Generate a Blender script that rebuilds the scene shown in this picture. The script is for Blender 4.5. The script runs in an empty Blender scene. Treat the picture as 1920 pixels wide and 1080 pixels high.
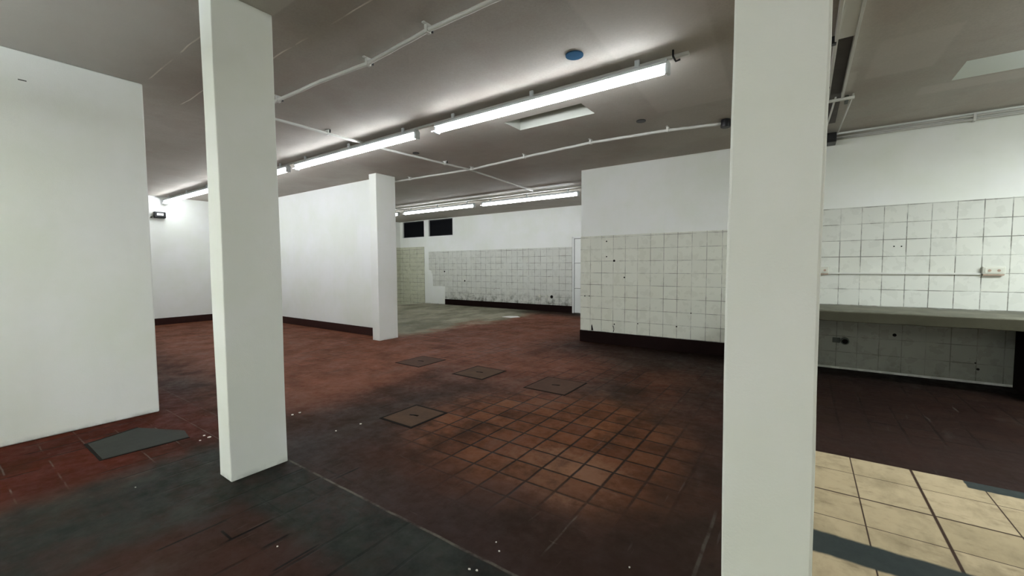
import bpy, bmesh, math, random
from mathutils import Vector, Matrix
random.seed(7)
S = bpy.context.scene
COL = S.collection
H, C = 1.40, 3.11

# ------------------------------------------------------------------ helpers
def box(bm, x0, x1, y0, y1, z0, z1, mi=0):
    if x0 > x1: x0, x1 = x1, x0
    if y0 > y1: y0, y1 = y1, y0
    if z0 > z1: z0, z1 = z1, z0
    v = [bm.verts.new(p) for p in ((x0,y0,z0),(x1,y0,z0),(x1,y1,z0),(x0,y1,z0),(x0,y0,z1),(x1,y0,z1),(x1,y1,z1),(x0,y1,z1))]
    for q in ((3,2,1,0),(4,5,6,7),(0,1,5,4),(1,2,6,5),(2,3,7,6),(3,0,4,7)):
        f = bm.faces.new([v[i] for i in q]); f.material_index = mi
    return v

def prism(bm, pts, z0, z1):
    a = [bm.verts.new((x, y, z0)) for x, y in pts]
    b = [bm.verts.new((x, y, z1)) for x, y in pts]
    n = len(pts)
    bm.faces.new(list(reversed(a))); bm.faces.new(b)
    for i in range(n):
        bm.faces.new([a[i], a[(i+1) % n], b[(i+1) % n], b[i]])

def tube(bm, pts, r, seg=12, cap=True):
    pts = [Vector(p) for p in pts]
    rings = []
    for i, p in enumerate(pts):
        d = (pts[min(i+1, len(pts)-1)] - pts[max(i-1, 0)]).normalized()
        up = Vector((0,0,1)) if abs(d.z) < .9 else Vector((1,0,0))
        s = d.cross(up).normalized(); u = s.cross(d).normalized()
        rings.append([bm.verts.new(p + s*math.cos(2*math.pi*k/seg)*r + u*math.sin(2*math.pi*k/seg)*r) for k in range(seg)])
    for a, b in zip(rings, rings[1:]):
        for k in range(seg):
            f = bm.faces.new([a[k], a[(k+1) % seg], b[(k+1) % seg], b[k]]); f.smooth = True
    if cap:
        bm.faces.new(list(reversed(rings[0]))); bm.faces.new(rings[-1])

def obj(name, bm, mat, parent=None, bevel=0, seg=2, loc=None):
    bmesh.ops.recalc_face_normals(bm, faces=bm.faces)
    me = bpy.data.meshes.new(name); bm.to_mesh(me); bm.free()
    for m in (mat if isinstance(mat, (list, tuple)) else [mat]): me.materials.append(m)
    o = bpy.data.objects.new(name, me); COL.objects.link(o)
    if parent: o.parent = parent
    if loc: o.location = loc
    if bevel:
        b = o.modifiers.new('bevel', 'BEVEL'); b.width = bevel; b.segments = seg; b.limit_method = 'ANGLE'
    return o

def tag(o, label, cat, group=None):
    o['label'] = label; o['category'] = cat; o['kind'] = 'thing'
    if group: o['group'] = group
    return o

def thing(name, label, cat, loc=(0,0,0), group=None):
    o = bpy.data.objects.new(name, None); COL.objects.link(o); o.location = loc; o.empty_display_size = .1
    return tag(o, label, cat, group)

def struct(name, bm, mat, label=None, cat=None, bevel=0):
    o = obj(name, bm, mat, bevel=bevel); o['kind'] = 'structure'
    if label: o['label'] = label
    if cat: o['category'] = cat
    return o
NB = bmesh.new

# ------------------------------------------------------------------ node helper
class N:
    def __init__(s, name, rough=.7, spec=.3, metal=0):
        s.m = bpy.data.materials.new(name); s.m.use_nodes = True
        s.t = s.m.node_tree; s.b = s.t.nodes['Principled BSDF']
        s.b.inputs['Roughness'].default_value = rough
        s.b.inputs['Specular IOR Level'].default_value = spec
        s.b.inputs['Metallic'].default_value = metal
        g = s.t.nodes.new('ShaderNodeNewGeometry'); s.pos = g.outputs['Position']
        sp = s.t.nodes.new('ShaderNodeSeparateXYZ'); s.t.links.new(s.pos, sp.inputs[0])
        s.x, s.y, s.z = sp.outputs
    def put(s, sock, v):
        if isinstance(v, bpy.types.NodeSocket): s.t.links.new(v, sock)
        elif isinstance(v, (tuple, list)) and len(v) == 3 and sock.type == 'RGBA': sock.default_value = (*v, 1)
        else: sock.default_value = v
    def op(s, o, a, b=0., c=0., clamp=False):
        n = s.t.nodes.new('ShaderNodeMath'); n.operation = o; n.use_clamp = clamp
        for i, v in enumerate((a, b, c)): s.put(n.inputs[i], v)
        return n.outputs[0]
    def add(s, a, b): return s.op('ADD', a, b)
    def sub(s, a, b): return s.op('SUBTRACT', a, b)
    def mul(s, a, b): return s.op('MULTIPLY', a, b)
    def mx(s, a, b): return s.op('MAXIMUM', a, b)
    def mn(s, a, b): return s.op('MINIMUM', a, b)
    def ramp(s, v, a, b, lo=0., hi=1.):
        n = s.t.nodes.new('ShaderNodeMapRange'); n.interpolation_type = 'SMOOTHSTEP' if a < b else 'LINEAR'
        n.clamp = True
        for i, k in enumerate((v, a, b, lo, hi)): s.put(n.inputs[i], k)
        return n.outputs[0]
    def noise(s, scale, detail=3, rough=.55, stretch=None, seed=0, dist=0):
        v = s.pos
        mp = s.t.nodes.new('ShaderNodeMapping'); s.t.links.new(v, mp.inputs[0])
        mp.inputs['Location'].default_value = (seed*3.7, seed*1.3, seed*.9)
        if stretch: mp.inputs['Scale'].default_value = stretch
        n = s.t.nodes.new('ShaderNodeTexNoise'); s.t.links.new(mp.outputs[0], n.inputs['Vector'])
        n.inputs['Scale'].default_value = scale; n.inputs['Detail'].default_value = detail
        n.inputs['Roughness'].default_value = rough; n.inputs['Distortion'].default_value = dist
        return n.outputs[0]
    def mix(s, f, a, b, mode='MIX'):
        n = s.t.nodes.new('ShaderNodeMix'); n.data_type = 'RGBA'; n.blend_type = mode
        s.put(n.inputs[0], f); s.put(n.inputs[6], a); s.put(n.inputs[7], b)
        return n.outputs[2]
    def line(s, c, x0, p, w, soft=.4):
        """mask of repeating lines at x0+n*p, half width w (1 = on the line)"""
        t = s.op('PINGPONG', s.sub(c, x0), p/2.)
        return s.ramp(t, w*(1-soft), w*(1+soft), 1., 0.)
    def cell(s, c, x0, p): return s.op('FLOOR', s.op('DIVIDE', s.sub(c, x0), p))
    def rnd(s, a, b, seed=0):
        cb = s.t.nodes.new('ShaderNodeCombineXYZ'); s.put(cb.inputs[0], a); s.put(cb.inputs[1], b); cb.inputs[2].default_value = seed
        w = s.t.nodes.new('ShaderNodeTexWhiteNoise'); s.t.links.new(cb.outputs[0], w.inputs[0]); return w.outputs[0]
    def band(s, c, a, b, soft=.02):
        return s.mul(s.ramp(c, a-soft, a+soft), s.ramp(c, b-soft, b+soft, 1., 0.))
    def color(s, v): s.put(s.b.inputs['Base Color'], v)
    def rough(s, v): s.put(s.b.inputs['Roughness'], v)
    def bump(s, h, dist=.002, strength=.6):
        n = s.t.nodes.new('ShaderNodeBump'); n.inputs['Distance'].default_value = dist; n.inputs['Strength'].default_value = strength
        s.put(n.inputs['Height'], h); s.t.links.new(n.outputs[0], s.b.inputs['Normal'])

# ------------------------------------------------------------------ materials
def paint(name, col, dirt=.06, tint=(.93,.95,.88), low=0):
    n = N(name, .75, .25)
    a = n.noise(1.1, 4, .6)
    c = n.mix(n.ramp(a, .3, .75), col, tuple(col[i]*tint[i] for i in range(3)))
    b = n.noise(6, 4, .7, seed=3)
    c = n.mix(n.ramp(b, .62, .85, 0., dirt*2), c, tuple(k*.6 for k in col))
    # roller marks: faint vertical streaks
    st = n.noise(9, 2, .5, stretch=(1, 1, .08), seed=5)
    c = n.mix(n.ramp(st, .5, .8, 0., .07), c, tuple(k*.8 for k in col))
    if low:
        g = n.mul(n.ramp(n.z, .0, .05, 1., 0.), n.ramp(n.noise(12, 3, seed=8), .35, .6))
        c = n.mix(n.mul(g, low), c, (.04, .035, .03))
    n.color(c)
    h = n.add(n.mul(n.noise(160, 3, .6), .35), n.mul(n.noise(14, 3, .6, seed=2), .65))
    n.bump(h, .004, .45)
    return n.m
M_wall = paint('white wall paint', (.82, .828, .805), low=.3)
M_col = paint('column paint', (.80, .805, .785), dirt=.04, low=.25)
M_bright = paint('clean white wall paint', (.82, .83, .82), low=.2)

def ceiling_mat():
    n = N('ceiling paint', .8, .2)
    base = (.45, .42, .375); b2 = (.385, .355, .31)
    c = n.mix(n.ramp(n.noise(.8, 4, .6), .35, .7), base, b2)
    c = n.mix(n.ramp(n.noise(2.2, 5, .7, seed=4), .5, .8, 0., .45), c, (.40, .415, .365))
    c = n.mix(n.ramp(n.noise(1.3, 3, .6, seed=44), .48, .6, 0., .35), c, (.37, .31, .27))
    c = n.mix(n.ramp(n.noise(60, 2, .7, seed=45), .3, .75, 0., .22), c, (.25, .235, .20))
    lz = n.mul(n.ramp(n.x, -3.6, -3.1, 1., 0.), n.ramp(n.add(n.y, n.mul(n.noise(1.2, 3, seed=15), .8)), 1.2, 2.0, 1., 0.))
    c = n.mix(n.mul(lz, .65), c, (.62, .61, .58))  # paler left ceiling: glow of the rear tubes put into the colour
    for q in ((.62, 1.08, 4.35, 5.15), (.30, .55, 4.9, 6.0), (1.12, 2.2, 5.70, 5.95), (-1.2, -.45, 2.4, 4.9)):
        pm = n.mul(n.band(n.add(n.x, n.mul(n.y, .04)), q[0], q[1], .02), n.band(n.y, q[2], q[3], .03))
        c = n.mix(n.mul(pm, .28), c, (.56, .53, .48))
    # paler round-edged patch beside the front column, and skim patches
    e = n.noise(3, 2, .5, seed=6)
    px = n.mul(n.band(n.x, -3.02, -1.9, .01), n.ramp(n.add(n.y, n.mul(e, .0)), 1.475, 1.49, 1., 0.))
    d = n.op('SQRT', n.add(n.op('POWER', n.add(n.x, 3.0), 2.), n.op('POWER', n.sub(n.y, .95), 2.)))
    px = n.mul(px, n.ramp(d, .70, .72, 1., 0.))
    c = n.mix(n.mul(px, .45), c, (.56, .56, .50))
    # formwork seams, broken up
    brk = n.ramp(n.noise(1.7, 3, .6, seed=9), .42, .56)
    wob = n.mul(n.sub(n.noise(1.5, 2, seed=12), .5), .05)
    def seam(y0, a, b, s=.8):
        d = n.op('ABSOLUTE', n.sub(n.add(n.y, wob), y0))
        return n.mul(n.mul(n.ramp(d, .003, .008, s, 0.), n.band(n.x, a, b, .05)), brk)
    ln = n.mx(n.mx(seam(1.77, -3.8, 4), seam(1.30, -4.9, -3.4)), n.mx(seam(1.69, -5.4, -4.6), seam(3.05, .5, 4, .4)))
    c = n.mix(ln, c, (.72, .69, .60))
    n.color(c)
    n.bump(n.add(n.add(n.mul(n.noise(130, 3, .6), .2), n.mul(n.noise(4, 4, .6, seed=2), .8)), n.mul(ln, .8)), .006, .4)
    return n.m
M_ceil = ceiling_mat()
M_recess = paint('recess paint', (.50, .51, .47))

def wall_tile(name, x0, px, z0, pz, axis='x', col=(.66, .68, .60), vary=.10, grout=(.16, .155, .13), w=.0032, grime_shade=0., gz=0., gstr=1.0):
    n = N(name, .28, .5)
    c1 = n.x if axis == 'x' else n.y
    lx = n.line(c1, x0, px, w); lz = n.line(n.z, z0, pz, w)
    ln = n.mx(lx, lz)
    r = n.rnd(n.cell(c1, x0, px), n.cell(n.z, z0, pz))
    r2 = n.rnd(n.cell(c1, x0, px), n.cell(n.z, z0, pz), 3)
    c = n.mix(r, col, tuple(k*(1-vary) for k in col))
    c = n.mix(n.ramp(r2, .6, 1., 0., .18), c, tuple(col[i]*(.97, .95, .86)[i] for i in range(3)))
    g = n.noise(2.2, 4, .65, seed=1)
    gs = n.ramp(n.noise(2.6, 4, .7, seed=7), .36, .62, .12, 1.)
    gs = n.mul(gs, gstr)
    c = n.mix(n.ramp(g, .45, .8, 0., .18), c, tuple(k*.72 for k in col))
    if grime_shade:
        if gz < 0: c = n.mix(n.ramp(n.z, .70, .74, .72, 0.), c, (.20, .20, .16))  # shade below the counter, painted into the tile colour
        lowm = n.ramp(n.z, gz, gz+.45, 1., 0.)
        gm = n.mul(n.mul(lowm, n.ramp(n.noise(5, 5, .7, seed=4), .42, .7)), grime_shade)
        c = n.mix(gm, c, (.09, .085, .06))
    c = n.mix(n.mul(ln, gs), c, grout)
    # chips
    ch = n.ramp(n.noise(38, 2, .5, seed=11), .80, .84)
    c = n.mix(n.mul(ch, .6), c, (.08, .07, .05))
    n.color(c); n.rough(n.ramp(n.noise(7, 3), .3, .8, .22, .5))
    h = n.add(n.mul(n.sub(1., ln), 1.), n.add(n.mul(r, .25), n.mul(n.noise(5, 2, seed=5), .5)))
    n.bump(h, .003, .5)
    return n.m
M_tile_mid = wall_tile('glazed wall tile middle', -1.013, .2143, .0, .2095, col=(.66, .665, .575), vary=.05, w=.0036, grime_shade=.0)
M_tile_right = wall_tile('glazed wall tile counter', .382, .2143, .02, .2095, col=(.66, .67, .61), vary=.05, w=.0042, grime_shade=.55, gz=-.1)
M_tile_back = wall_tile('glazed wall tile back', -5.968, .2143, .03, .2055, col=(.62, .63, .575), vary=.05, w=.0065, grime_shade=.95, gz=.2, gstr=.85)
M_tile_cream = wall_tile('cream wall tile', -11.7, .40, .0, .155, col=(.56, .57, .44), w=.007, gstr=.8)
M_tile_side = wall_tile('cream wall tile side', 11.0, .40, .0, .155, axis='y', col=(.56, .57, .44), w=.007, gstr=.8)

def floor_mat():
    n = N('quarry tile floor', .5, .10)
    big = n.noise(.55, 5, .62, seed=2); med = n.noise(2.3, 5, .68, seed=5); fine = n.noise(14, 4, .7, seed=8)
    smear = n.noise(2.4, 4, .65, stretch=(1, .35, 1), seed=14)
    # tile lattice, shifted in front of the cement strip
    front = n.ramp(n.y, 1.48, 1.50, 1., 0.)
    xs = n.add(n.x, n.mul(front, .065))
    X0, P, Y0, Q = -1.445, .2165, 2.42, .2150
    wob = n.mul(n.sub(n.noise(6, 2, seed=3), .5), .012)
    r = n.rnd(n.cell(xs, X0, P), n.cell(n.y, Y0, Q)); r2 = n.rnd(n.cell(xs, X0, P), n.cell(n.y, Y0, Q), 5)
    lx = n.line(n.add(xs, wob), X0, P, .0085, .55); ly = n.line(n.add(n.y, wob), Y0, Q, .0085, .55)
    # hot zone where the lattice shows plainly
    dx = n.op('DIVIDE', n.add(n.x, 1.75), 1.25); dy = n.op('DIVIDE', n.sub(n.y, 3.0), 1.1)
    dd = n.op('SQRT', n.add(n.mul(dx, dx), n.mul(dy, dy)))
    worn = n.ramp(n.add(dd, n.mul(n.sub(med, .5), .9)), .6, 1.25, 1., 0.)
    far = n.mul(n.ramp(n.y, 3.2, 5.0), n.ramp(n.noise(1.5, 3, seed=45), .38, .6, .15, .75))
    gs = n.mx(n.mul(worn, .95), n.mx(far, n.ramp(n.noise(1.3, 3, .6, seed=21), .52, .72, .04, .55)))
    gsx = n.mx(gs, n.mul(front, n.ramp(n.noise(1.6, 2, seed=31), .5, .6, .05, .9)))
    # colours
    red = n.mix(r, (.125, .056, .038), (.19, .080, .052))
    red = n.mix(n.ramp(big, .35, .65), red, (.070, .043, .032))
    orange = n.mix(r2, (.24, .100, .056), (.40, .185, .108))
    c = n.mix(n.mul(worn, .85), red, orange)
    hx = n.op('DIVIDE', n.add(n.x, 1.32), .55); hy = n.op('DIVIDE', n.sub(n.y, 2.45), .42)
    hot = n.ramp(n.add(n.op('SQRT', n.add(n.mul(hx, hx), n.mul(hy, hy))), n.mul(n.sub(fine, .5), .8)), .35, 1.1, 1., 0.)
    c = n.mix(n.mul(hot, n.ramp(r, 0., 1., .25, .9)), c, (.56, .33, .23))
    # paler pinkish floor toward the back
    pale = n.mx(n.mul(n.ramp(n.y, 3.0, 5.0), n.ramp(n.x, -3.0, -1.6, 1., 0.)), n.mul(n.ramp(n.x, -4.4, -3.6, 1., 0.), n.ramp(n.y, 1.6, 2.6)))
    c = n.mix(n.mul(pale, .88), c, n.mix(r, (.50, .23, .165), (.38, .175, .122)))
    # left bay: saturated red
    lb = n.mul(n.ramp(n.x, -3.95, -3.7, 1., 0.), n.ramp(n.y, 1.3, 1.9, 1., 0.))
    c = n.mix(n.mul(lb, .9), c, n.mix(r, (.105, .018, .010), (.15, .028, .015)))
    # near right + front: very dark plum
    dk = n.mx(n.mul(n.ramp(n.x, -1.5, -.2), n.ramp(n.y, 1.9, 3.2)), n.ramp(n.add(n.y, n.mul(n.sub(med, .5), .8)), 1.5, 2.5, 1., 0.))
    dk = n.mul(dk, n.ramp(n.x, -4.2, -3.2))
    c = n.mix(n.mul(dk, .72), c, n.mix(med, (.048, .026, .022), (.075, .046, .042)))
    # shade in front of the tiled walls, painted into the floor colour
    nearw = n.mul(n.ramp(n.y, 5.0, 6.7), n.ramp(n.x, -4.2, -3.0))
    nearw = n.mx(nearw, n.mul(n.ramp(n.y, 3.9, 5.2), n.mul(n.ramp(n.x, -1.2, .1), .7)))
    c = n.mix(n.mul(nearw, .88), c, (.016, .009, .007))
    # mottled dirt and scuffs
    c = n.mix(n.mul(n.ramp(med, .45, .72, 0., .72), n.sub(1., n.mul(pale, .45))), c, (.050, .028, .018))
    c = n.mix(n.ramp(smear, .56, .78, 0., .38), c, (.170, .150, .130))
    c = n.mix(n.ramp(fine, .58, .8, 0., .3), c, (.03, .022, .018))
    # scratches
    sc = n.noise(30, 2, .5, stretch=(.12, 1, 1), seed=17); sc2 = n.noise(26, 2, .5, stretch=(1, .1, 1), seed=19)
    sm = n.mx(n.ramp(sc, .70, .76), n.ramp(sc2, .70, .76))
    c = n.mix(n.mul(sm, .22), c, (.30, .27, .24))
    # joints
    jm = n.mx(n.mul(lx, gsx), n.mul(ly, gs))
    c = n.mix(jm, c, (.016, .010, .007))
    for sx, a, b in ((-2.586, .62, .93), (-2.38, .85, 1.06), (-2.175, .93, 1.06), (-1.967, .88, 1.10), (-2.50, 1.53, 1.71)):
        dm = n.mul(n.ramp(n.op('ABSOLUTE', n.sub(n.x, sx)), .004, .009, 1., 0.), n.band(n.y, a, b, .02))
        cracks = dm if sx == -2.586 else n.mx(cracks, dm)
    cracks = n.mx(cracks, n.mul(n.ramp(n.op('ABSOLUTE', n.sub(n.y, .868)), .004, .008, 1., 0.), n.band(n.x, -2.50, -2.376, .01)))
    # pale joint lines in the left bay
    lj = n.mul(n.mul(n.line(n.add(n.y, wob), .28, .215, .004, .6), lb), n.ramp(n.noise(4, 3, seed=23), .42, .6))
    c = n.mix(n.mul(lj, .7), c, (.26, .23, .20))
    # cement strips left by removed walls (line up with the columns)
    e1 = n.mul(n.sub(med, .5), .75); e2 = n.mul(n.sub(n.noise(5, 3, seed=25), .5), .16)
    s1 = n.mul(n.ramp(n.add(n.x, e1), -3.84, -3.60), n.ramp(n.add(n.x, n.mul(e1, .6)), -2.85, -2.62, 1., 0.))
    s1 = n.mul(s1, n.ramp(n.y, 1.35, 1.65, 1., 0.))
    s2 = n.mul(n.ramp(n.add(n.y, e2), .98, 1.14), n.ramp(n.y, 1.470, 1.495, 1., 0.))
    s2 = n.mul(s2, n.mul(n.ramp(n.x, -3.3, -2.95), n.ramp(n.x, -.9, -.5, 1., 0.)))
    s3 = n.mul(n.band(n.y, 1.45, 1.85, .15), n.mul(n.band(n.x, -3.3, -2.0, .25), .28))
    mo = n.ramp(n.noise(4.5, 5, .75, seed=51), .33, .6, .45, 1.)
    st = n.mx(n.mx(n.mul(s1, n.ramp(big, .25, .5, .55, .95)), n.mul(s2, .95)), s3)
    st = n.mul(st, mo)
    cem = n.mix(n.ramp(n.noise(3.5, 5, .7, seed=27), .3, .7), (.018, .023, .020), (.066, .074, .062))
    c = n.mix(st, c, cem)
    c = n.mix(n.mul(jm, n.mul(st, .22)), c, (.012, .014, .012))
    c = n.mix(cracks, c, (.006, .004, .003))
    # pale joint along the strip and at the partition line
    pj = n.mul(n.ramp(n.op('ABSOLUTE', n.sub(n.add(n.y, n.mul(wob, 1.2)), 1.487)), .004, .011, 1., 0.), n.band(n.x, -3.0, -.9, .1))
    pj2 = n.mul(n.ramp(n.op('ABSOLUTE', n.sub(n.add(n.x, wob), -6.62)), .006, .016, 1., 0.), n.band(n.y, 2.2, 4.9, .1))
    pj3 = n.mul(n.mul(n.ramp(n.op('ABSOLUTE', n.sub(n.add(n.x, wob), -.37)), .004, .012, 1., 0.), n.band(n.y, 1.4, 2.5, .1)), .5)
    pj4 = n.mul(n.mul(n.ramp(n.op('ABSOLUTE', n.sub(n.add(n.x, wob), -1.0)), .003, .007, 1., 0.), n.band(n.y, 1.7, 2.05, .05)), .6)
    pjm = n.mul(n.mx(n.mx(pj, pj2), n.mx(pj3, pj4)), n.ramp(n.noise(5, 4, .7, seed=29), .36, .60, .06, .75))
    c = n.mix(pjm, c, (.33, .31, .26))
    # bare concrete in the back room
    ce = n.mul(n.sub(n.noise(1.1, 5, .7, seed=33), .5), 2.6)
    cb = n.mul(n.ramp(n.add(n.x, ce), -6.9, -5.9, 1., 0.), n.ramp(n.add(n.y, n.mul(ce, .35)), 5.1, 5.9))
    conc = n.mix(n.ramp(n.noise(1.4, 5, .7, stretch=(1, .5, 1), seed=35), .35, .68), (.15, .155, .115), (.34, .34, .27))
    c = n.mix(n.mul(cb, .93), c, conc)
    # grime by the back baseboard
    bg = n.mul(n.ramp(n.add(n.y, n.mul(ce, .15)), 9.7, 10.7), n.mul(n.ramp(n.x, -7.8, -6.6), n.ramp(n.x, -4.6, -4.0, 1., 0.)))
    c = n.mix(n.mul(bg, .9), c, (.018, .016, .012))
    # cream tiles at the right
    ed = n.mul(n.sub(n.noise(9, 3, seed=37), .5), .03)
    cream = n.mul(n.ramp(n.add(n.y, n.mul(ed, .3)), 3.80, 3.808, 1., 0.), n.ramp(n.x, -.05, -.04))
    kx = n.line(n.x, .312, .637, .0035, .5); kx2 = n.line(n.x, .630, 1.274, .0075, .4); kx3 = n.line(n.x, .952, 1.274, .0035, .5)
    ky = n.mx(n.line(n.y, 3.172, 1.6, .0065, .4), n.mx(n.line(n.y, 3.518, 3., .003, .5), n.line(n.y, 2.842, 3., .003, .5)))
    kx = n.mx(n.line(n.x, .309, 1.27, .0035, .5), n.mx(kx2, kx3))
    rr = n.rnd(n.cell(n.x, .312, .3185), n.cell(n.y, 3.172, .33), 8)
    cr = n.mix(rr, (.50, .40, .255), (.42, .335, .205))
    cr = n.mix(n.ramp(n.noise(3.4, 5, .7, stretch=(1, .6, 1), seed=39), .40, .70, 0., .85), cr, (.27, .215, .13))
    cr = n.mix(n.ramp(n.noise(16, 4, .7, stretch=(.5, 1, 1), seed=41), .52, .75, 0., .6), cr, (.22, .17, .10))
    cr = n.mix(n.mx(kx, ky), cr, (.045, .025, .016))
    sd = n.band(n.add(n.y, ed), 2.45, 2.655, .012)
    notch = n.mul(n.ramp(n.add(n.y, ed), 3.69, 3.70), n.ramp(n.add(n.x, ed), .87, .88))
    cr = n.mix(n.mx(sd, notch), cr, n.mix(med, (.022, .030, .031), (.05, .058, .052)))
    hs = n.t.nodes.new('ShaderNodeHueSaturation'); n.put(hs.inputs['Color'], c); hs.inputs['Saturation'].default_value = 1.22
    n.put(hs.inputs['Value'], n.add(.34, n.mul(cb, .50)))
    c = n.mix(cream, hs.outputs[0], cr)
    n.color(c)
    n.rough(n.ramp(n.add(n.mul(med, .6), n.mul(fine, .4)), .3, .7, .50, .85))
    h = n.add(n.mul(n.sub(1., jm), .8), n.add(n.mul(r, .25), n.mul(fine, .35)))
    n.bump(h, .004, .5)
    return n.m
M_floor = floor_mat()

def simple(name, col, rough=.5, spec=.4, metal=0, var=.15, scale=8, bump=0):
    n = N(name, rough, spec, metal)
    n.color(n.mix(n.noise(scale, 4, .65), tuple(k*(1-var) for k in col), tuple(min(1, k*(1+var)) for k in col)))
    if bump: n.bump(n.noise(scale*4, 3), .003, bump)
    return n.m
M_base = simple('dark brown skirting tile', (.010, .0045, .004), .7, .06, var=.4, scale=5)
M_base_l = simple('red brown skirting tile', (.032, .012, .010), .6, .12, var=.3, scale=5)
M_pipe = simple('white pvc conduit', (.60, .60, .56), .5, .35, var=.08)
M_house = simple('lamp housing enamel', (.62, .66, .68), .4, .4, var=.05)
M_dark = simple('black plastic', (.012, .012, .013), .4, .4, var=.3)
M_metal = simple('grey cast metal', (.08, .09, .075), .55, .4, var=.4, scale=14, bump=.4)
M_lid = simple('worn cover tile', (.060, .031, .015), .9, .3, var=.45, scale=7, bump=.4)
M_lid2 = simple('worn red cover tile', (.058, .027, .015), .9, .3, var=.45, scale=7, bump=.4)
M_gap = simple('dark joint', (.008, .006, .005), .9, .1)
M_plate = simple('grey metal plate', (.016, .018, .014), .9, .4, var=.5, scale=6, bump=.3)
M_trim = simple('white door paint', (.78, .80, .77), .45, .4, var=.04)
M_shadow = simple('door edge shadow line', (.20, .20, .19), .7, .2)
M_glassblack = simple('night dark glass', (.002, .0025, .004), .6, .08, var=.3)
M_paper = simple('white paper', (.72, .73, .70), .8, .2, var=.05)
M_chip = simple('plaster chip', (.60, .58, .52), .9, .1, var=.2)
M_blue = simple('blue grey cover plate', (.035, .085, .15), .95, .0, var=.1)
M_sock = simple('aged white plastic', (.60, .60, .52), .45, .4, var=.12, scale=20)
M_rust = simple('rust stain', (.42, .30, .23), .8, .2, var=.4, scale=20)

def counter_mat():
    n = N('stained concrete worktop', .6, .35)
    c = n.mix(n.ramp(n.noise(3, 5, .7), .3, .7), (.085, .081, .055), (.17, .165, .12))
    c = n.mix(n.ramp(n.noise(20, 4, .7, seed=3), .5, .8, 0., .5), c, (.08, .075, .045))
    c = n.mix(n.ramp(n.z, .835, .853, .88, 0.), c, (.030, .027, .012))
    n.color(c); n.bump(n.noise(25, 4), .004, .4)
    return n.m
M_counter = counter_mat()

def emit(name, col, strength):
    m = bpy.data.materials.new(name); m.use_nodes = True; b = m.node_tree.nodes['Principled BSDF']
    b.inputs['Base Color'].default_value = (.8, .8, .8, 1)
    b.inputs['Emission Color'].default_value = (*col, 1); b.inputs['Emission Strength'].default_value = strength
    return m
E_STR = 15.0
M_emit = emit('lit tube', (.93, .965, 1.0), E_STR)
M_emit2 = emit('reflected strip', (.85, .92, 1.0), 2.0)
M_lamp = emit('indicator lens', (.9, .95, .95), .8)

# ------------------------------------------------------------------ room shell
# floor: one grid mesh, dips slightly in the far corner of the back room
bm = NB()
xs = [-13.3 + i*.1 for i in range(28)] + [-10.5 + i*.75 for i in range(1, 22)] + [5.3]
ys = [-5.3 + i*.9 for i in range(15)] + [7.9 + i*.2 for i in range(17)] + [11.3]
xs = sorted(set(round(v, 3) for v in xs)); ys = sorted(set(round(v, 3) for v in ys))
def fz(x, y):
    a = min(1, max(0, (-11.75 - x)/1.5)); b = min(1, max(0, (y - 9.6)/1.3))
    return -.21*a*b
gv = [[bm.verts.new((x, y, fz(x, y))) for x in xs] for y in ys]
for j in range(len(ys)-1):
    for i in range(len(xs)-1):
        bm.faces.new([gv[j][i], gv[j][i+1], gv[j+1][i+1], gv[j+1][i]])
for f in bm.faces: f.smooth = True
fl = struct('floor', bm, M_floor, 'dirty red-brown quarry tile floor with cement strips and cream tiles')

# ceiling with two recessed openings
bm = NB()
holes = [(-2.99, -1.98, 4.13, 4.48, .16), (1.09, 2.5, 5.20, 5.66, .16)]
cx = sorted({-13.3, 5.3} | {h[i] for h in holes for i in (0, 1)}); cy = sorted({-5.3, 11.3} | {h[i] for h in holes for i in (2, 3)})
for a, b in zip(cx, cx[1:]):
    for c0, c1 in zip(cy, cy[1:]):
        if any(a >= h[0]-1e-6 and b <= h[1]+1e-6 and c0 >= h[2]-1e-6 and c1 <= h[3]+1e-6 for h in holes): continue
        bm.faces.new([bm.verts.new(p) for p in ((a, c0, C), (a, c1, C), (b, c1, C), (b, c0, C))])
bmesh.ops.remove_doubles(bm, verts=bm.verts, dist=1e-5)
ceil = struct('ceiling', bm, M_ceil, 'stained grey-beige concrete ceiling')
for h in holes:
    bm = NB(); x0, x1, y0, y1, d = h
    for q in (((x0,y0),(x1,y0)), ((x1,y0),(x1,y1)), ((x1,y1),(x0,y1)), ((x0,y1),(x0,y0))):
        (a, b), (c, e) = q
        bm.faces.new([bm.verts.new(p) for p in ((a,b,C),(c,e,C),(c,e,C+d),(a,b,C+d))])
    bm.faces.new([bm.verts.new(p) for p in ((x0,y0,C+d),(x1,y0,C+d),(x1,y1,C+d),(x0,y1,C+d))])
    obj('ceiling_recess', bm, M_recess, ceil)
bm = NB(); box(bm, -13.3, 5.3, -5.3, 11.3, C+.2, C+.3); obj('roof_slab', bm, M_ceil, ceil)

def wallbox(name, x0, x1, y0, y1, mat, label, z0=0., z1=C, bevel=0):
    bm = NB(); box(bm, x0, x1, y0, y1, z0, z1); return struct(name, bm, mat, label, bevel=bevel)
XF = -12.8
wl = wallbox('wall_left', -12.95, -5.10, -5.0, 1.30, M_wall, 'large white painted wall block in the left foreground', bevel=.012)
wallbox('wall_far_left', XF-.25, XF, 1.30, 5.22, M_bright, 'white wall at the end of the left bay')
wallbox('wall_partition', XF, -6.69, 5.22, 5.37, M_bright, 'bright white partition wall running to the distant column')
wbl = wallbox('wall_back_left', -13.2, -13.05, 5.37, 11.0, M_wall, 'side wall of the back room', z0=-.4)
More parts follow.
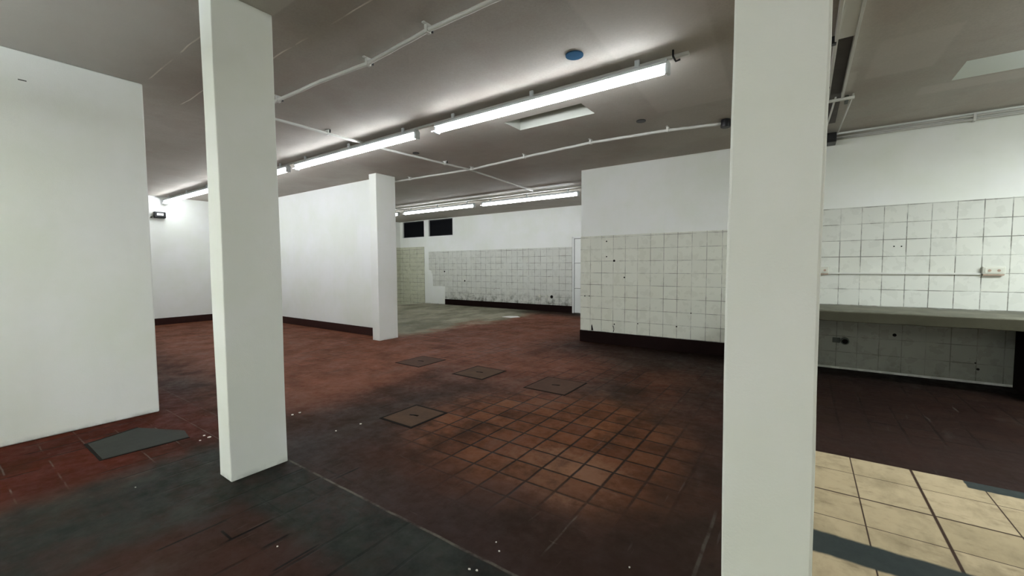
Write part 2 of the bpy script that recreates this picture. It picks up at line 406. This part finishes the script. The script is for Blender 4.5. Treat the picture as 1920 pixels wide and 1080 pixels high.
# back wall with two window openings under the ceiling
bm = NB()
WZ0, WZ1 = 2.49, 3.095
W = [(-12.89, -11.70), (-11.46, -10.25)]
ex = [-13.2, W[0][0], W[0][1], W[1][0], W[1][1], -3.2]
box(bm, ex[0], ex[5], 11.0, 11.2, -.4, WZ0)
for a, b in ((0, 1), (2, 3), (4, 5)): box(bm, ex[a], ex[b], 11.0, 11.2, WZ0, C)
for a, b in W: box(bm, a, b, 11.0, 11.2, WZ1, C)
wb = struct('wall_back', bm, M_wall, 'white wall of the back room with tiles below')
for i, (a, b) in enumerate(W):
    w = thing('window_%d' % (i+1), 'x', 'window', ((a+b)/2, 11.08, WZ0)); del w['category']; w['kind'] = 'structure'
    w['label'] = ('dark high window beside the corner of the back room', 'dark high window over the back room tiles, nearer the long wall')[i]
    cxm = (a+b)/2
    bm = NB(); t = .03
    for q in ((a-cxm, a-cxm+t, 0, WZ1-WZ0), (b-cxm-t, b-cxm, 0, WZ1-WZ0), (a-cxm, b-cxm, 0, t), (a-cxm, b-cxm, WZ1-WZ0-t, WZ1-WZ0)):
        box(bm, q[0], q[1], -.02, .02, q[2], q[3])
    obj('window_frame', bm, M_dark, w)
    bm = NB(); box(bm, a-cxm+t, b-cxm-t, -.004, .004, t, WZ1-WZ0-t); obj('window_pane', bm, M_glassblack, w)
    bm = NB(); box(bm, a-cxm-.02, b-cxm+.02, -.095, -.02, -.025, 0); obj('window_sill', bm, M_trim, w)

wm = wallbox('wall_middle', -3.345, 5.1, 7.0, 7.15, M_wall, 'long white and tiled wall with the concrete counter')
wallbox('wall_block_side', -3.345, -3.2, 7.15, 11.0, M_wall, 'side of the projecting wall block')
wallbox('wall_right', 5.0, 5.15, -5.0, 7.0, M_wall, 'white wall out at the right')
wallbox('wall_rear', -5.1, 5.15, -5.15, -5.0, M_wall, 'white wall behind the viewpoint')

# tile panels (parts of their walls)
def holes_on(panel, pts, yy, axis='y'):
    for x, z, r in pts:
        bm = NB(); k = 10
        tube(bm, [(x, yy-.0035, z), (x, yy+.002, z)], r, k); obj('drill_hole', bm, M_gap, panel)
bm = NB(); box(bm, -3.352, -.45, 6.99, 7.002, .205, 1.915)
pm = obj('tile_panel', bm, M_tile_mid, wm, bevel=.003); pm['label'] = 'off-white square tiles with thin dark joints'
holes_on(pm, [(-2.852, 1.813, .013), (-2.85, 1.545, .012), (-2.71, 1.471, .020), (-2.526, 1.183, .014), (-3.263, .836, .011), (-3.176, .839, .010), (-2.70, .36, .012), (-1.655, .40, .013), (-2.285, .40, .01), (-1.44, .63, .01)], 6.99)
bm = NB()   # broken tile edge and cracks low on the panel
prism(bm, [(-3.135, .215), (-3.095, .215), (-3.10, .25), (-3.122, .33), (-3.135, .30)], 0, .002)
for v in bm.verts: v.co = Vector((v.co.x, 6.9895 - v.co.z, v.co.y))
obj('broken_tile', bm, M_gap, pm)
bm = NB(); tube(bm, [(-2.715, 6.989, .22), (-2.705, 6.989, .27), (-2.72, 6.989, .33)], .006, 6); obj('crack', bm, M_gap, pm)
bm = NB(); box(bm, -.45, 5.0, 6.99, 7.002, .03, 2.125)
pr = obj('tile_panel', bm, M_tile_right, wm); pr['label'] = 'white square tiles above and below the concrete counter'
holes_on(pr, [(.914, 1.61, .008), (.983, 1.608, .008), (.47, .385, .035), (.955, .502, .02), (1.683, .17, .014), (1.66, .24, .008)], 6.99)
# back tiles: stepped outline where tiles were stripped
bm = NB()
pts = [(-11.46, 1.93), (-5.52, 1.93), (-5.52, .0), (-10.64, .0), (-10.64, .66), (-11.25, .66), (-11.27, 1.10), (-11.32, 1.14), (-11.32, 1.22), (-11.46, 1.26)]
prism(bm, pts, 0, .012)
for v in bm.verts: v.co = Vector((v.co.x, 10.998 - v.co.z, v.co.y))
pb = obj('tile_panel', bm, M_tile_back, wb); pb['label'] = 'grimy grey-white tiles with stepped broken left edge'
holes_on(pb, [(-10.658, 1.195, .03), (-9.69, .872, .03), (-6.22, .446, .05), (-8.4, .60, .012)], 10.986)
for x in (-6.63, -6.40):
    bm = NB(); box(bm, x-.035, x+.035, 10.95, 10.99, .41, .50); obj('pipe_stub', bm, M_sock, pb, bevel=.008)
bm = NB(); box(bm, -13.05, -11.70, 10.988, 11.001, -.3, 2.12)
obj('tile_panel', bm, M_tile_cream, wb)['label'] = 'yellowish cream tiles in the corner of the back room'
bm = NB(); box(bm, -13.051, -13.04, 5.6, 11.0, -.3, 2.12); obj('tile_panel', bm, M_tile_side, wbl)

# baseboards
def bb(name, x0, x1, y0, y1, h, mat, label):
    bm = NB(); box(bm, x0, x1, y0, y1, 0, h); return struct(name, bm, mat, label, bevel=.004)
bb('baseboard_middle', -3.358, -.45, 6.975, 7.0, .205, M_base, 'tall dark brown skirting under the middle tiled wall')
bb('baseboard_far_left', XF, XF+.02, 1.30, 5.20, .165, M_base_l, 'dark red-brown skirting at the end of the left bay')
bb('baseboard_partition', XF, -6.69, 5.20, 5.22, .165, M_base_l, 'dark red-brown skirting along the bright partition')
bb('baseboard_back', -10.64, -5.52, 10.965, 10.99, .20, M_base, 'black-brown skirting under the back room tiles')

# door edge at the end of the back wall
d = thing('door_1', 'x', 'door', (-5.0, 10.97, 0)); del d['category']; d['kind'] = 'structure'; d['label'] = 'narrow glimpse of a white panelled door and frame at the end of the back wall'
bm = NB(); box(bm, -.51, -.455, -.03, .03, 0, 2.2); box(bm, .95, 1.0, -.03, .03, 0, 2.2); box(bm, -.51, 1.0, -.03, .03, 2.165, 2.22)
obj('door_frame', bm, M_trim, d, bevel=.004)
bm = NB(); box(bm, -.44, .95, -.012, .02, .02, 2.15); obj('door_leaf', bm, M_trim, d)
bm = NB()
for z in (.735, 1.465): box(bm, -.43, .93, -.04, -.012, z, z+.03)
obj('door_rail', bm, M_trim, d)
bm = NB(); box(bm, -.455, -.44, -.014, .02, .02, 2.165); box(bm, -.52, -.51, -.02, .03, 0, 2.22); box(bm, -.44, .95, -.014, .0, 2.15, 2.165)
for z in (.725, 1.455): box(bm, -.43, .93, -.036, -.012, z, z+.011)  # grey strips paint shade lines under the rails and along the gaps
obj('door_gap_shade', bm, M_shadow, d)

# ------------------------------------------------------------------ columns
def column(x0, x1, y0, y1, label):
    bm = NB(); box(bm, 0, x1-x0, 0, y1-y0, 0, C)
    # slight hand-plastered waviness
    bmesh.ops.subdivide_edges(bm, edges=[e for e in bm.edges if abs(e.verts[0].co.z - e.verts[1].co.z) > 1], cuts=24, use_grid_fill=True)
    for v in bm.verts:
        k = v.co.z*2.3
        v.co.x += .0025*math.sin(k*1.7+v.co.y*9) + random.uniform(-.0008, .0008)
        v.co.y += .0025*math.sin(k*1.3+v.co.x*11+1)
    o = obj('column', bm, M_col, bevel=.006, seg=2, loc=(x0, y0, 0))
    return tag(o, label, 'column')
column(-3.195, -3.013, 1.114, 1.477, 'square white column standing on the dark cement strip near the left wall')
column(-.150, .033, 1.114, 1.477, 'nearest white column, cut by the top and bottom of the view, before the tiled wall')
column(-6.69, -6.483, 4.931, 5.369, 'distant white column at the end of the bright partition wall')

# ------------------------------------------------------------------ ceiling lights
def make_light(x0, x1, y, label, z=2.98):
    L = x1-x0
    t = thing('tube_light', label, 'ceiling light', (x0, y, z), 'rows of fluorescent ceiling lights')
    bm = NB()   # housing: channel body with sloped reflector cheeks
    prof = [(-.024, .066), (.024, .066), (.048, .042), (.050, .021), (-.050, .021), (-.048, .042)]
    a = [bm.verts.new((0, p[0], p[1])) for p in prof]; b = [bm.verts.new((L, p[0], p[1])) for p in prof]
    bm.faces.new(a); bm.faces.new(list(reversed(b)))
    for i in range(6): bm.faces.new([a[i], a[(i+1) % 6], b[(i+1) % 6], b[i]])
    obj('housing', bm, M_house, t)
    for xx in (.25, L/2, L-.25):
        bm = NB(); box(bm, xx-.02, xx+.02, -.010, .010, .060, .1298); obj('ceiling_bracket', bm, M_house, t, bevel=.003)
    bm = NB(); tube(bm, [(.03, 0, -.014), (L-.03, 0, -.014)], .029, 12); obj('tube', bm, M_emit, t)
    for xx in (0, L):
        bm = NB(); box(bm, xx-.014, xx+.014, -.036, .036, -.05, .045); obj('end_cap', bm, M_house, t, bevel=.006)
    bm = NB(); box(bm, -.05, L-.1, -.046, -.040, -.030, -.022); obj('reflector_edge', bm, M_emit2, t)
    return t
make_light(-3.53, -.94, 3.55, 'longest glowing tube light, nearest in the middle of the ceiling')
make_light(-6.63, -3.87, 3.55, 'second tube light of the front row, meeting the nearest one end to end')
make_light(-9.75, -6.90, 3.55, 'third tube light of the front row, mostly hidden by the left column')
make_light(-12.70, -9.95, 3.55, 'tube light at the far end of the front row, over the left bay wall')
make_light(-6.85, -4.14, 8.50, 'back row tube light ending beside the tiled wall block')
make_light(-9.84, -7.14, 8.50, 'back row tube light above the dark high windows')
make_light(-12.95, -10.13, 8.50, 'back row tube light with just its tip showing by the distant column')

# trunking above the rows
def rail(name, x0, x1, y, label, cat='cable trunking', w=.02):
    bm = NB(); box(bm, x0, x1, y-w, y+w, C-.028, C-.001)
    return tag(obj(name, bm, M_pipe, bevel=.004), label, cat)
rail('cable_trunking', -12.7, -.80, 3.645, 'thin white trunking on the ceiling along the front row of tubes')
rail('cable_trunking', -12.9, -3.36, 8.33, 'thin white trunking on the ceiling along the back row of tubes', w=.03)
bm = NB(); tube(bm, [(-12.9, 8.08, 3.07), (-3.36, 7.98, 3.07)], .014, 8)
tag(obj('conduit_pipe', bm, M_pipe), 'slim conduit on the ceiling just in front of the back row trunking', 'pipe')

def clamp(parent, p, axis='x', r=.02):
    bm = NB()
    if axis == 'x':
        box(bm, -.014, .014, -r-.005, r+.005, -r-.004, .043); box(bm, -.012, .012, -r-.03, r+.03, .034, .0435)
    else:
        box(bm, -r-.005, r+.005, -.014, .014, -r-.004, .043); box(bm, -r-.03, r+.03, -.012, .012, .034, .0435)
    obj('pipe_clamp', bm, M_pipe, parent, bevel=.003, loc=p)
def screw(parent, p):
    bm = NB(); tube(bm, [(0, 0, 0), (0, 0, .038)], .009, 8); obj('clamp_screw', bm, M_dark, parent, loc=p)
def pipe(pts, r, label, clamps, axis='x'):
    # the first point becomes the origin of the thing
    o0 = Vector(pts[0]); t = thing('conduit_pipe', label, 'pipe', o0)
    bm = NB(); P = []
    for a, b in zip(pts, pts[1:]):
        a, b = Vector(a), Vector(b)
        for k in range(8): P.append(a.lerp(b, k/8) - o0)
    P.append(Vector(pts[-1]) - o0)
    for i, p in enumerate(P): p.z += .0012*math.sin(i*1.9)
    tube(bm, P, r, 10); obj('pipe', bm, M_pipe, t)
    for c in clamps:
        clamp(t, Vector(c)-o0, axis, r); s = Vector((0, .045, 0)) if axis == 'x' else Vector((.045, 0, 0))
        screw(t, Vector(c)-o0+s+Vector((0, 0, .002)))
    return t
PZ = 3.065
pipe([(-4.93, 2.155, PZ), (-3.6, 2.175, PZ), (-2.98, 2.215, PZ), (-2.226, 2.16, PZ), (-1.6, 2.165, PZ), (-.2, 2.17, PZ), (4.9, 2.18, PZ)], .017,
     'long white conduit crossing the ceiling in front of the tube lights', [(-4.36, 2.165, PZ), (-2.98, 2.215, PZ), (-2.226, 2.16, PZ), (-.5, 2.17, PZ)])
p2 = pipe([(-6.9, 5.50, PZ), (-4.75, 5.60, PZ), (-3.57, 5.46, PZ), (-2.43, 5.36, PZ), (-1.43, 5.44, PZ), (-.84, 5.57, PZ)], .018,
     'bowed white conduit from the distant column to a black junction by the nearest column', [(-3.57, 5.46, PZ), (-2.426, 5.36, PZ), (-1.43, 5.44, PZ), (-4.75, 5.60, PZ), (-6.25, 5.53, PZ)])
bm = NB(); tube(bm, [(0, 0, -.05), (0, 0, .04)], .055, 16); o0 = p2.location; obj('junction_box', bm, M_dark, p2, bevel=.006, loc=Vector((-.80, 5.575, 3.065))-o0)
pipe([(-4.93, 2.155, PZ), (-4.935, 3.2, PZ), (-4.93, 3.975, PZ), (-4.86, 4.9, PZ), (-4.80, 5.6, PZ), (-5.013, 8.0, PZ)], .016,
     'thin white conduit running from the front conduit back to the rear lights', [(-4.935, 3.05, PZ), (-4.85, 5.05, PZ)], axis='y')

# ceiling discs and openings
def disc(x, y, r, mat, label, name='blanking_plate', cat='ceiling plate'):
    bm = NB(); tube(bm, [(0, 0, -.006), (0, 0, .004)], r, 28)
    return tag(obj(name, bm, mat, loc=(x, y, C-.004)), label, cat)
disc(-1.576, 3.16, .072, M_blue, 'round blue-grey blanking cap above the longest tube light')
disc(-1.632, 5.033, .055, M_dark, 'small round black cable hole in the ceiling above the bowed conduit', 'cable_hole', 'hole')
disc(-4.861, 4.434, .05, M_dark, 'small black hole in the ceiling between the two rows of lights', 'cable_hole', 'hole')
bm = NB(); tube(bm, [(0, 0, C-.001), (0, 0, C-.05), (.02, .01, C-.09), (.05, .02, C-.08)], .008, 8)
tag(obj('ceiling_hook', bm, M_dark, loc=(-.90, 3.55, 0)), 'small dark hook at the free end of the longest tube light', 'hook')

# right-hand ceiling tray
t = thing('cable_tray', 'white cable tray under the ceiling to the right of the nearest column', 'cable tray', (.2, 2.0, 3.05))
bm = NB(); box(bm, -.04, .066, -.5, 1.96, -.01, .058); obj('cover', bm, M_pipe, t, bevel=.003)
bm = NB(); box(bm, -.038, .065, 1.96, 4.4, .035, .058); obj('channel', bm, simple('tray interior', (.10, .09, .085), .7, .2, var=.3), t)
for s in (-.046, .068):
    bm = NB(); box(bm, s-.010, s+.010, -.5, 3.34, -.018, .058); obj('side_rail', bm, M_pipe, t, bevel=.002)
bm = NB(); box(bm, -.075, .165, 3.33, 3.365, -.035, -.012); obj('cross_bracket', bm, M_pipe, t, bevel=.003)
for xx in (-.03, .11):
    bm = NB(); tube(bm, [(xx+.05, 3.42, .03), (xx, 4.76, .0)], .009, 8); obj('cable', bm, M_pipe, t)
for yy in (2.0, 2.95):
    bm = NB(); box(bm, -.085, -.045, yy-.03, yy+.02, -.025, .03); obj('fixing_clip', bm, M_dark, t, bevel=.004)
bm = NB(); box(bm, .10, .13, 3.50, 3.62, -.0, .055); obj('fixing_clip', bm, M_metal, t, bevel=.004)
tb = thing('junction_box', 'small black box where the cable tray meets the tiled wall top', 'junction box', (.245, 6.82, 3.008))
bm = NB(); box(bm, -.055, .055, -.05, .17, -.06, .06); obj('body', bm, M_dark, tb, bevel=.008)
bm = NB(); box(bm, -.03, .03, -.056, -.048, -.02, .03); obj('cover_plate', bm, M_dark, tb, bevel=.002)
# wall-top conduit
tc = thing('conduit_pipe', 'pair of thin conduits along the top of the wall over the counter', 'pipe', (.3, 6.95, 3.03))
for dz in (-.012, .03):
    bm = NB(); tube(bm, [(0, 0, dz), (4.6, 0, dz+.012)], .014, 8); obj('pipe', bm, M_pipe, tc)
for xx in (1.24, 3.0):
    bm = NB(); box(bm, xx-.012, xx+.012, -.022, .045, -.03, .055); obj('pipe_clamp', bm, M_pipe, tc, bevel=.003)

# ------------------------------------------------------------------ counter and sockets
t = thing('worktop', 'long stained concrete counter built along the tiled wall', 'counter', (1, 6.5, 0))
bm = NB(); box(bm, -1.35, 3.98, -.42, .488, .735, .855)
bmesh.ops.subdivide_edges(bm, edges=[e for e in bm.edges if abs(e.verts[0].co.x-e.verts[1].co.x) > 1], cuts=40, use_grid_fill=True)
for v in bm.verts: v.co.z += random.uniform(-.003, .003); v.co.y += random.uniform(-.004, .004) if v.co.y < 0 else 0
obj('slab', bm, M_counter, t, bevel=.008)
for xx in (-1.30, .95, 3.4):
    bm = NB(); box(bm, xx, xx+.13, -.30, .474, .0, .735); obj('support', bm, M_base, t, bevel=.006)

def socket(x0, x1, label):
    t = thing('wall_socket', label, 'socket', ((x0+x1)/2, 6.99, 1.268)); w = (x1-x0)/2
    bm = NB(); box(bm, -w, w, -.045, 0, 0, .088); obj('box', bm, M_sock, t, bevel=.010, seg=3)
    bm = NB(); box(bm, -w*.8, w*.8, -.049, -.044, .014, .074); obj('face_plate', bm, M_sock, t, bevel=.004)
    for s in (-.4, .4):
        bm = NB(); tube(bm, [(w*s, -.052, .044), (w*s, -.048, .044)], .014, 12); obj('socket_hole', bm, M_rust, t)
    bm = NB(); box(bm, -w*.9, w*.9, -.04, -.001, -.012, .001); obj('rust_stain', bm, M_rust, t)
socket(.13, .275, 'small surface socket box half hidden behind the nearest column')
socket(1.665, 1.845, 'stained surface socket box at the far right end of the wall conduit')
bm = NB(); box(bm, .275, 1.665, 6.966, 6.99, 1.262, 1.284)
tag(obj('cable_trunking', bm, M_pipe, bevel=.003), 'straight thin trunking between the two sockets on the tiled wall', 'cable trunking')

tp = thing('waste_pipe', 'dark broken drain stub in the tiles under the counter', 'pipe', (.47, 6.99, .385))
bm = NB(); tube(bm, [(0, 0, 0), (0, -.05, -.005)], .045, 16); obj('stub', bm, M_metal, tp)
bm = NB(); tube(bm, [(0, -.048, -.005), (0, -.053, -.005)], .032, 16); obj('opening', bm, M_gap, tp)
bm = NB(); box(bm, -.13, -.05, -.012, 0, -.035, .035); obj('broken_plaster', bm, M_metal, tp, bevel=.01)

# emergency lamp on the far-left wall
t = thing('emergency_lamp', 'small black wall lamp with a white face near the left bay ceiling', 'lamp', (XF, 3.44, 2.66))
bm = NB(); box(bm, 0, .10, -.115, .115, -.075, .075); obj('casing', bm, M_dark, t, bevel=.02, seg=3)
bm = NB(); box(bm, .098, .106, -.06, .06, -.012, .035); obj('lens', bm, M_lamp, t)
bm = NB(); tube(bm, [(0, -.15, -.06), (.07, -.13, -.05)], .02, 8); obj('bracket', bm, M_metal, t)

# scratch on left wall
bm = NB(); box(bm, -5.100, -5.0975, .535, .58, 2.878, 2.886); obj('scratch', bm, M_metal, wl)

# ------------------------------------------------------------------ manholes, plate, debris
def manhole(x0, x1, y0, y1, mat, label, slot=.09, edge=.024, ang=0):
    cx_, cy_ = (x0+x1)/2, (y0+y1)/2; w, h = (x1-x0)/2, (y1-y0)/2
    t = thing('manhole_cover', label, 'manhole cover', (cx_, cy_, 0), 'inspection covers in the floor'); t.rotation_euler.z = ang
    bm = NB(); e = edge
    for q in ((-w, w, -h, -h+e), (-w, w, h-e, h), (-w, -w+e, -h+e, h-e), (w-e, w, -h+e, h-e)): box(bm, *q, .0, .003)
    obj('frame_joint', bm, M_gap, t)
    bm = NB(); box(bm, -w+e, w-e, -h+e, h-e, 0, .0045); obj('lid', bm, mat, t, bevel=.0015)
    bm = NB(); tube(bm, [(-slot/2, -.01, .009), (0, .004, .010), (slot/2, .01, .009)], .014, 8)
    for v in bm.verts: v.co.z = .0050 + (v.co.z-.0095)*.15
    obj('lifting_slot', bm, M_gap, t)
manhole(-3.168, -2.74, 2.385, 2.84, M_lid, 'dark-edged square floor cover nearest the left column')
manhole(-3.70, -3.195, 3.92, 4.44, M_lid, 'olive-brown square floor cover in the middle of the row of three')
manhole(-2.60, -2.065, 3.935, 4.50, M_lid2, 'reddish square floor cover nearest the tiled wall', edge=.018)
manhole(-4.825, -4.325, 3.925, 4.47, M_lid2, 'square floor cover nearest the distant column', edge=.018)

t = thing('access_plate', 'grey rectangular metal plate on the floor beside the left wall', 'floor plate', (-4.37, .97, 0))
bm = NB(); prism(bm, [(-.25, -.25), (.21, -.25), (.25, .26), (.05, .29), (-.36, .08)], 0, .0045); obj('plate', bm, M_plate, t, bevel=.002)
bm = NB(); prism(bm, [(-.275, -.268), (.222, -.268), (.268, .262), (.25, .262), (.208, -.247), (-.25, -.247), (-.37, .085), (-.385, .08)], 0, .003); obj('gap', bm, M_gap, t)

def flake(name, x, y, s, mat, label, cat, group=None, z=0):
    bm = NB(); n = random.randint(5, 7)
    pts = [(s*random.uniform(.6, 1)*math.cos(2*math.pi*k/n), s*random.uniform(.5, .9)*math.sin(2*math.pi*k/n)) for k in range(n)]
    prism(bm, pts, 0, max(.003, s*.25))
    return tag(obj(name, bm, mat, loc=(x, y, z)), label, cat, group)
bm = NB(); prism(bm, [(-.22, -.16), (.10, -.20), (.24, .05), (.05, .20), (-.15, .12)], 0, .004)
tag(obj('paper_scrap', bm, M_paper, loc=(-6.49, 9.27, 0)), 'white scrap of paper on the floor of the back room', 'paper')
chips = [(-4.05, 1.314, .018, 0), (-3.978, 1.323, .022, 0), (-3.965, 1.256, .014, 0), (-3.86, 1.40, .016, 0), (-3.927, 1.98, .022, 1), (-3.926, 2.05, .020, 1),
         (-3.192, 2.205, .014, 2), (-3.23, 1.991, .012, 2), (-3.455, .74, .008, 3), (-1.228, 1.40, .010, 4), (-1.195, 1.414, .010, 4), (-1.187, 1.576, .009, 4), (-1.24, 1.62, .007, 4), (-2.124, .974, .007, 5), (-.625, 1.83, .008, 6)]
lab = ['pale plaster crumb behind the left column, by the grey floor plate', 'pale plaster crumb beside the right face of the left column', 'white crumb near the dark-edged floor cover',
       'tiny white crumb on the cement strip before the left column', 'tiny white crumb on the cement strip at the bottom of the view', 'single pale crumb on the dark tiles below the left column', 'tiny white crumb on dark floor beside the nearest column']
for x, y, s, k in chips:
    flake('plaster_chip', x, y, s*.8, M_chip, lab[k], 'debris', lab[k].replace('crumb', 'crumbs'))

# ------------------------------------------------------------------ lights from the unseen part of the room (real lamps behind / right)
def area(loc, rot, sx, sy, e, col=(.88, .97, 1)):
    l = bpy.data.lights.new('unseen tube row lamp', 'AREA'); l.shape = 'RECTANGLE'; l.size = sx; l.size_y = sy; l.energy = e; l.color = col
    o = bpy.data.objects.new('unseen_tube_row_lamp', l); COL.objects.link(o); o.location = loc; o.rotation_euler = rot; return o
area((.6, -3.4, 2.98), (0, 0, 0), 6.5, .12, 38)
area((3.4, 4.6, 2.98), (0, 0, 0), 1.6, .10, 66)
area((3.4, 4.6, 2.7), (math.pi, 0, 0), 1.6, .10, 42)
area((-3.4, -1.6, 2.75), (math.pi, 0, 0), 3.0, .12, 120)

w = bpy.data.worlds.new('night'); S.world = w; w.use_nodes = True
w.node_tree.nodes['Background'].inputs[0].default_value = (.75, .8, .78, 1); w.node_tree.nodes['Background'].inputs[1].default_value = .0

# ------------------------------------------------------------------ camera
yaw, pitch, roll, f = .610134, .0540951, -.00563390, 781.8
fw = Vector((-math.sin(yaw)*math.cos(pitch), math.cos(yaw)*math.cos(pitch), -math.sin(pitch)))
r = Vector((math.cos(yaw), math.sin(yaw), 0)); u = r.cross(fw)
r2 = r*math.cos(roll) + u*math.sin(roll); u2 = -r*math.sin(roll) + u*math.cos(roll)
cd = bpy.data.cameras.new('camera'); cam = bpy.data.objects.new('camera', cd); COL.objects.link(cam)
cam.matrix_world = Matrix(((r2.x, u2.x, -fw.x, 0), (r2.y, u2.y, -fw.y, 0), (r2.z, u2.z, -fw.z, H), (0, 0, 0, 1)))
cd.sensor_width = 36; cd.lens = f*36/1920; cd.clip_start = .05
S.camera = cam
S.view_settings.view_transform = 'Standard'
S.view_settings.look = 'None'
S.view_settings.exposure = 1.47
S.view_settings.gamma = 1.0
S.cycles.use_denoising = True
S.cycles.max_bounces = 8; S.cycles.diffuse_bounces = 5
